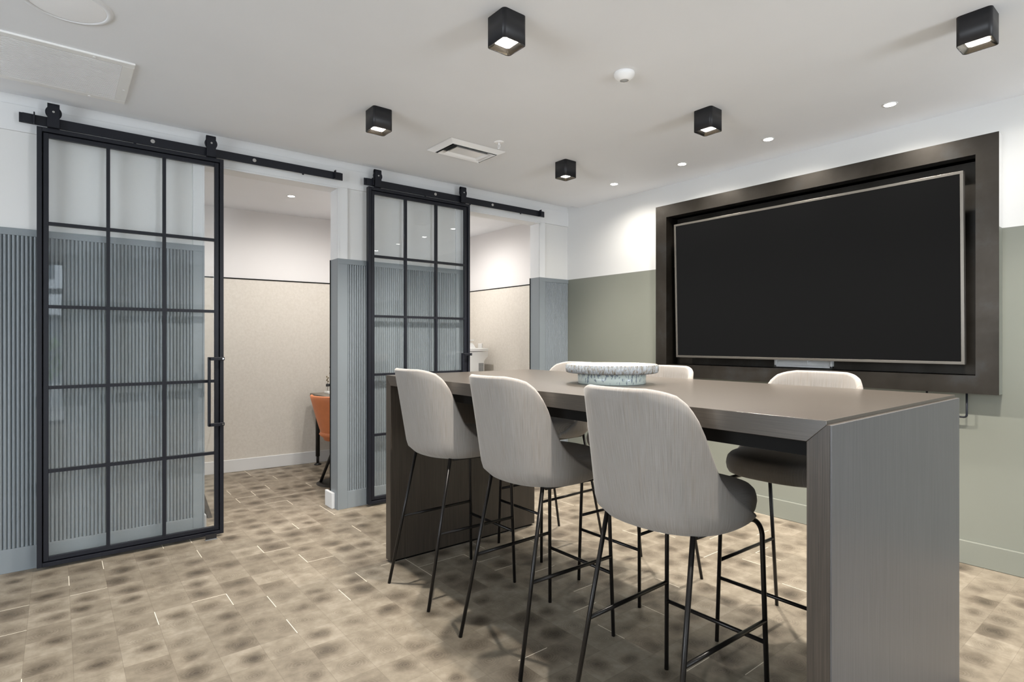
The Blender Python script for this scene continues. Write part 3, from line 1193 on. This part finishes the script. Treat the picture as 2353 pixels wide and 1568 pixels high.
# orange chair
oc = thing('office_chair', 'orange upholstered chair with black pedestal at the desk', 'chair', (1.985, 4.99, -.01), .15)
mb = MB()
rings = []
for i in range(41):
    th = -1.75 + 3.5 * i / 40
    row = []
    top = .80 - .16 * max(0, (abs(th) - .7)) ** 1.3
    for j in range(9):
        f = j / 8
        z_ = .40 + (top - .40) * f
        rr = .13 + .115 * f ** .8
        row.append((-rr * math.cos(th) * 1.05 + .02, rr * math.sin(th) * 1.1, z_))
    row2 = [(x * .90 + .002, y * .90, z_) for x, y, z_ in row][::-1]
    rings.append(row + [(row[-1][0] * .95, row[-1][1] * .95, row[-1][2] + .009)] + row2)
mb.loft(rings)
mb.build('backrest', 'orange_leather', oc)
mb = MB()
mb.lathe([(.001, .39), (.12, .395), (.15, .42), (.19, .44), (.20, .455), (.19, .475), (.12, .485), (.001, .487)], (.04, 0, 0), 40)
mb.build('seat', 'orange_leather', oc)
for a in (45, 135, 225, 315):
    a = math.radians(a)
    MB().tube([(.03 + .035 * math.cos(a), .035 * math.sin(a), .40), (.03 + .185 * math.cos(a), .185 * math.sin(a), .012)], .0135, 12).build('leg', 'chair_black', oc)
MB().lathe([(.001, 0), (.225, 0), (.225, .006), (.21, .012), (.001, .014)], (.03, 0, 0), 48).build('base_disc', 'chair_black', oc)

# dark splayed side table just inside the left doorway
sd = thing('side_table', 'dark brown splay legged side table just inside the left doorway', 'side table', (.62, 4.74, 0))
MB().box(-.26, .20, -.2, .2, .42, .45).build('table_top', 'dark_brown', sd, bevel=.003)
for sgn in (1, -1):
    mb = MB()
    x1_, x0_ = (.245, .13) if sgn > 0 else (-.30, -.19)
    mb.loft([[(x1_ - .015, -.17, 0), (x1_ + .015, -.17, 0), (x1_ + .015, .05, 0), (x1_ - .015, .05, 0)],
             [(x0_ - .012, -.14, .42), (x0_ + .012, -.14, .42), (x0_ + .012, .14, .42), (x0_ - .012, .14, .42)]], smooth=False)
    mb.build('leg', 'dark_brown', sd)

# ================================================================== SECOND SMALL ROOM : copier
cp = thing('copier', 'white floor standing copier in the second room', 'copier', (3.93, 5.35, 0))
mb = MB().box(-.60, -.055, .02, .58, 0, .93)
mb.build('cabinet', 'white_plastic', cp, bevel=.006)
mb = MB()
pr2 = [(-.60, .93), (-.055, .93), (-.055, 1.04), (-.045, 1.06), (-.005, 1.10), (0, 1.115), (0, 1.155), (-.60, 1.155)]
mb.loft([[(x, 0, z_) for x, z_ in pr2], [(x, .58, z_) for x, z_ in pr2]], smooth=False)
mb.build('print_unit', 'white_plastic', cp, bevel=.004)
MB().box(-.60, .0, -.004, .58, 1.160, 1.195).build('scanner', 'white_plastic', cp, bevel=.004)
mb = MB()
mb.loft([[(-.29, y, 1.195), (-.14, y, 1.195), (-.165, y, 1.235), (-.19, y, 1.258), (-.23, y, 1.25)] for y in (.05, .45)], smooth=False)
mb.build('document_feeder', 'white_plastic', cp, bevel=.003)
MB().box(-.58, -.165, .05, .45, 1.282, 1.296).build('paper_tray', 'white_plastic', cp, bevel=.002)
mb = MB()
mb.loft([[(-.33, y, 1.195), (-.27, y, 1.195), (-.18, y, 1.284), (-.24, y, 1.284)] for y in (.1, .4)], smooth=False)
mb.build('tray_arm', 'grey_plastic', cp)
mb = MB()
for k_ in range(7):
    mb.box(-.135, -.068, -.002, .002, .932 + .014 * k_, .939 + .014 * k_)
for k_ in range(5):
    mb.box(-.135 + .016 * k_, -.132 + .016 * k_, -.002, .002, .932, 1.023)
tag(mb.build('vent_slots', 'grey_plastic', cp), 'grey ventilation grid')

sk2 = thing('wall_socket', 'white wall socket above the copier', 'socket', (4.012, 5.62, 1.21))
MB().box(-.010, .004, -.04, .04, -.04, .04).build('socket_plate', 'white_plastic', sk2, bevel=.003)

# ================================================================== OUTSIDE, seen as a reflection in the left door
o = MB().box(-8, 8, -14, Y0 - .3, -.06, -.01).build('ground_outside', 'paving')
struct(o, 'paved courtyard beyond the glazing behind the camera', 'ground')
bd = thing('building', 'white building across the courtyard with a slatted window', 'building', (0, -9, 0))
MB().box(-6, 6, -.3, 0, 2.55, 7).box(-6, 6, -.3, 0, 1.9, 2.4).build('facade', 'facade_white', bd)
MB().box(-6, 6, -.5, -.3, 0, 7).build('facade_base', 'facade_grey', bd)
wn = MB().box(-.9, -.04, .0, .02, 2.75, 3.5).box(-1.1, .16, .0, .03, 3.5, 3.6).build('shutter_window', 'facade_grey', bd)
pl = thing('planter', 'white concrete planter with a leafy palm in the courtyard', 'planter', (-.35, -5.6, 0))
MB().box(-.9, .42, -.4, .4, 0, .42).build('planter_box', 'facade_white', pl, bevel=.02)
mb = MB()
for k_ in range(150):
    a = random.uniform(0, 2 * PI)
    l = random.uniform(.35, .8)
    x, y = random.uniform(-.6, .35), random.uniform(-.2, .2)
    z0_ = random.uniform(.5, 1.2)
    ca, sa = math.cos(a), math.sin(a)
    w_ = .022
    p = [(0, .0), (.4, .25), (.75, .28), (1, .15)]
    pts = [(x + l * q * ca, y + l * q * sa, z0_ + l * r_) for q, r_ in p]
    ws = [w_ * .6, w_, w_ * .8, .002]
    L_ = [(px - sa * ww, py + ca * ww, pz) for (px, py, pz), ww in zip(pts, ws)]
    R_ = [(px + sa * ww, py - ca * ww, pz) for (px, py, pz), ww in zip(pts, ws)]
    mb.loft([[a_, b_] for a_, b_ in zip(L_, R_)], closed=False, smooth=False)
mb.build('foliage', 'leaf', pl)
MB().tube([(-.1, 0, .3), (-.08, .02, .8), (-.12, 0, 1.2)], .05, 10).build('trunk', 'twig', pl)
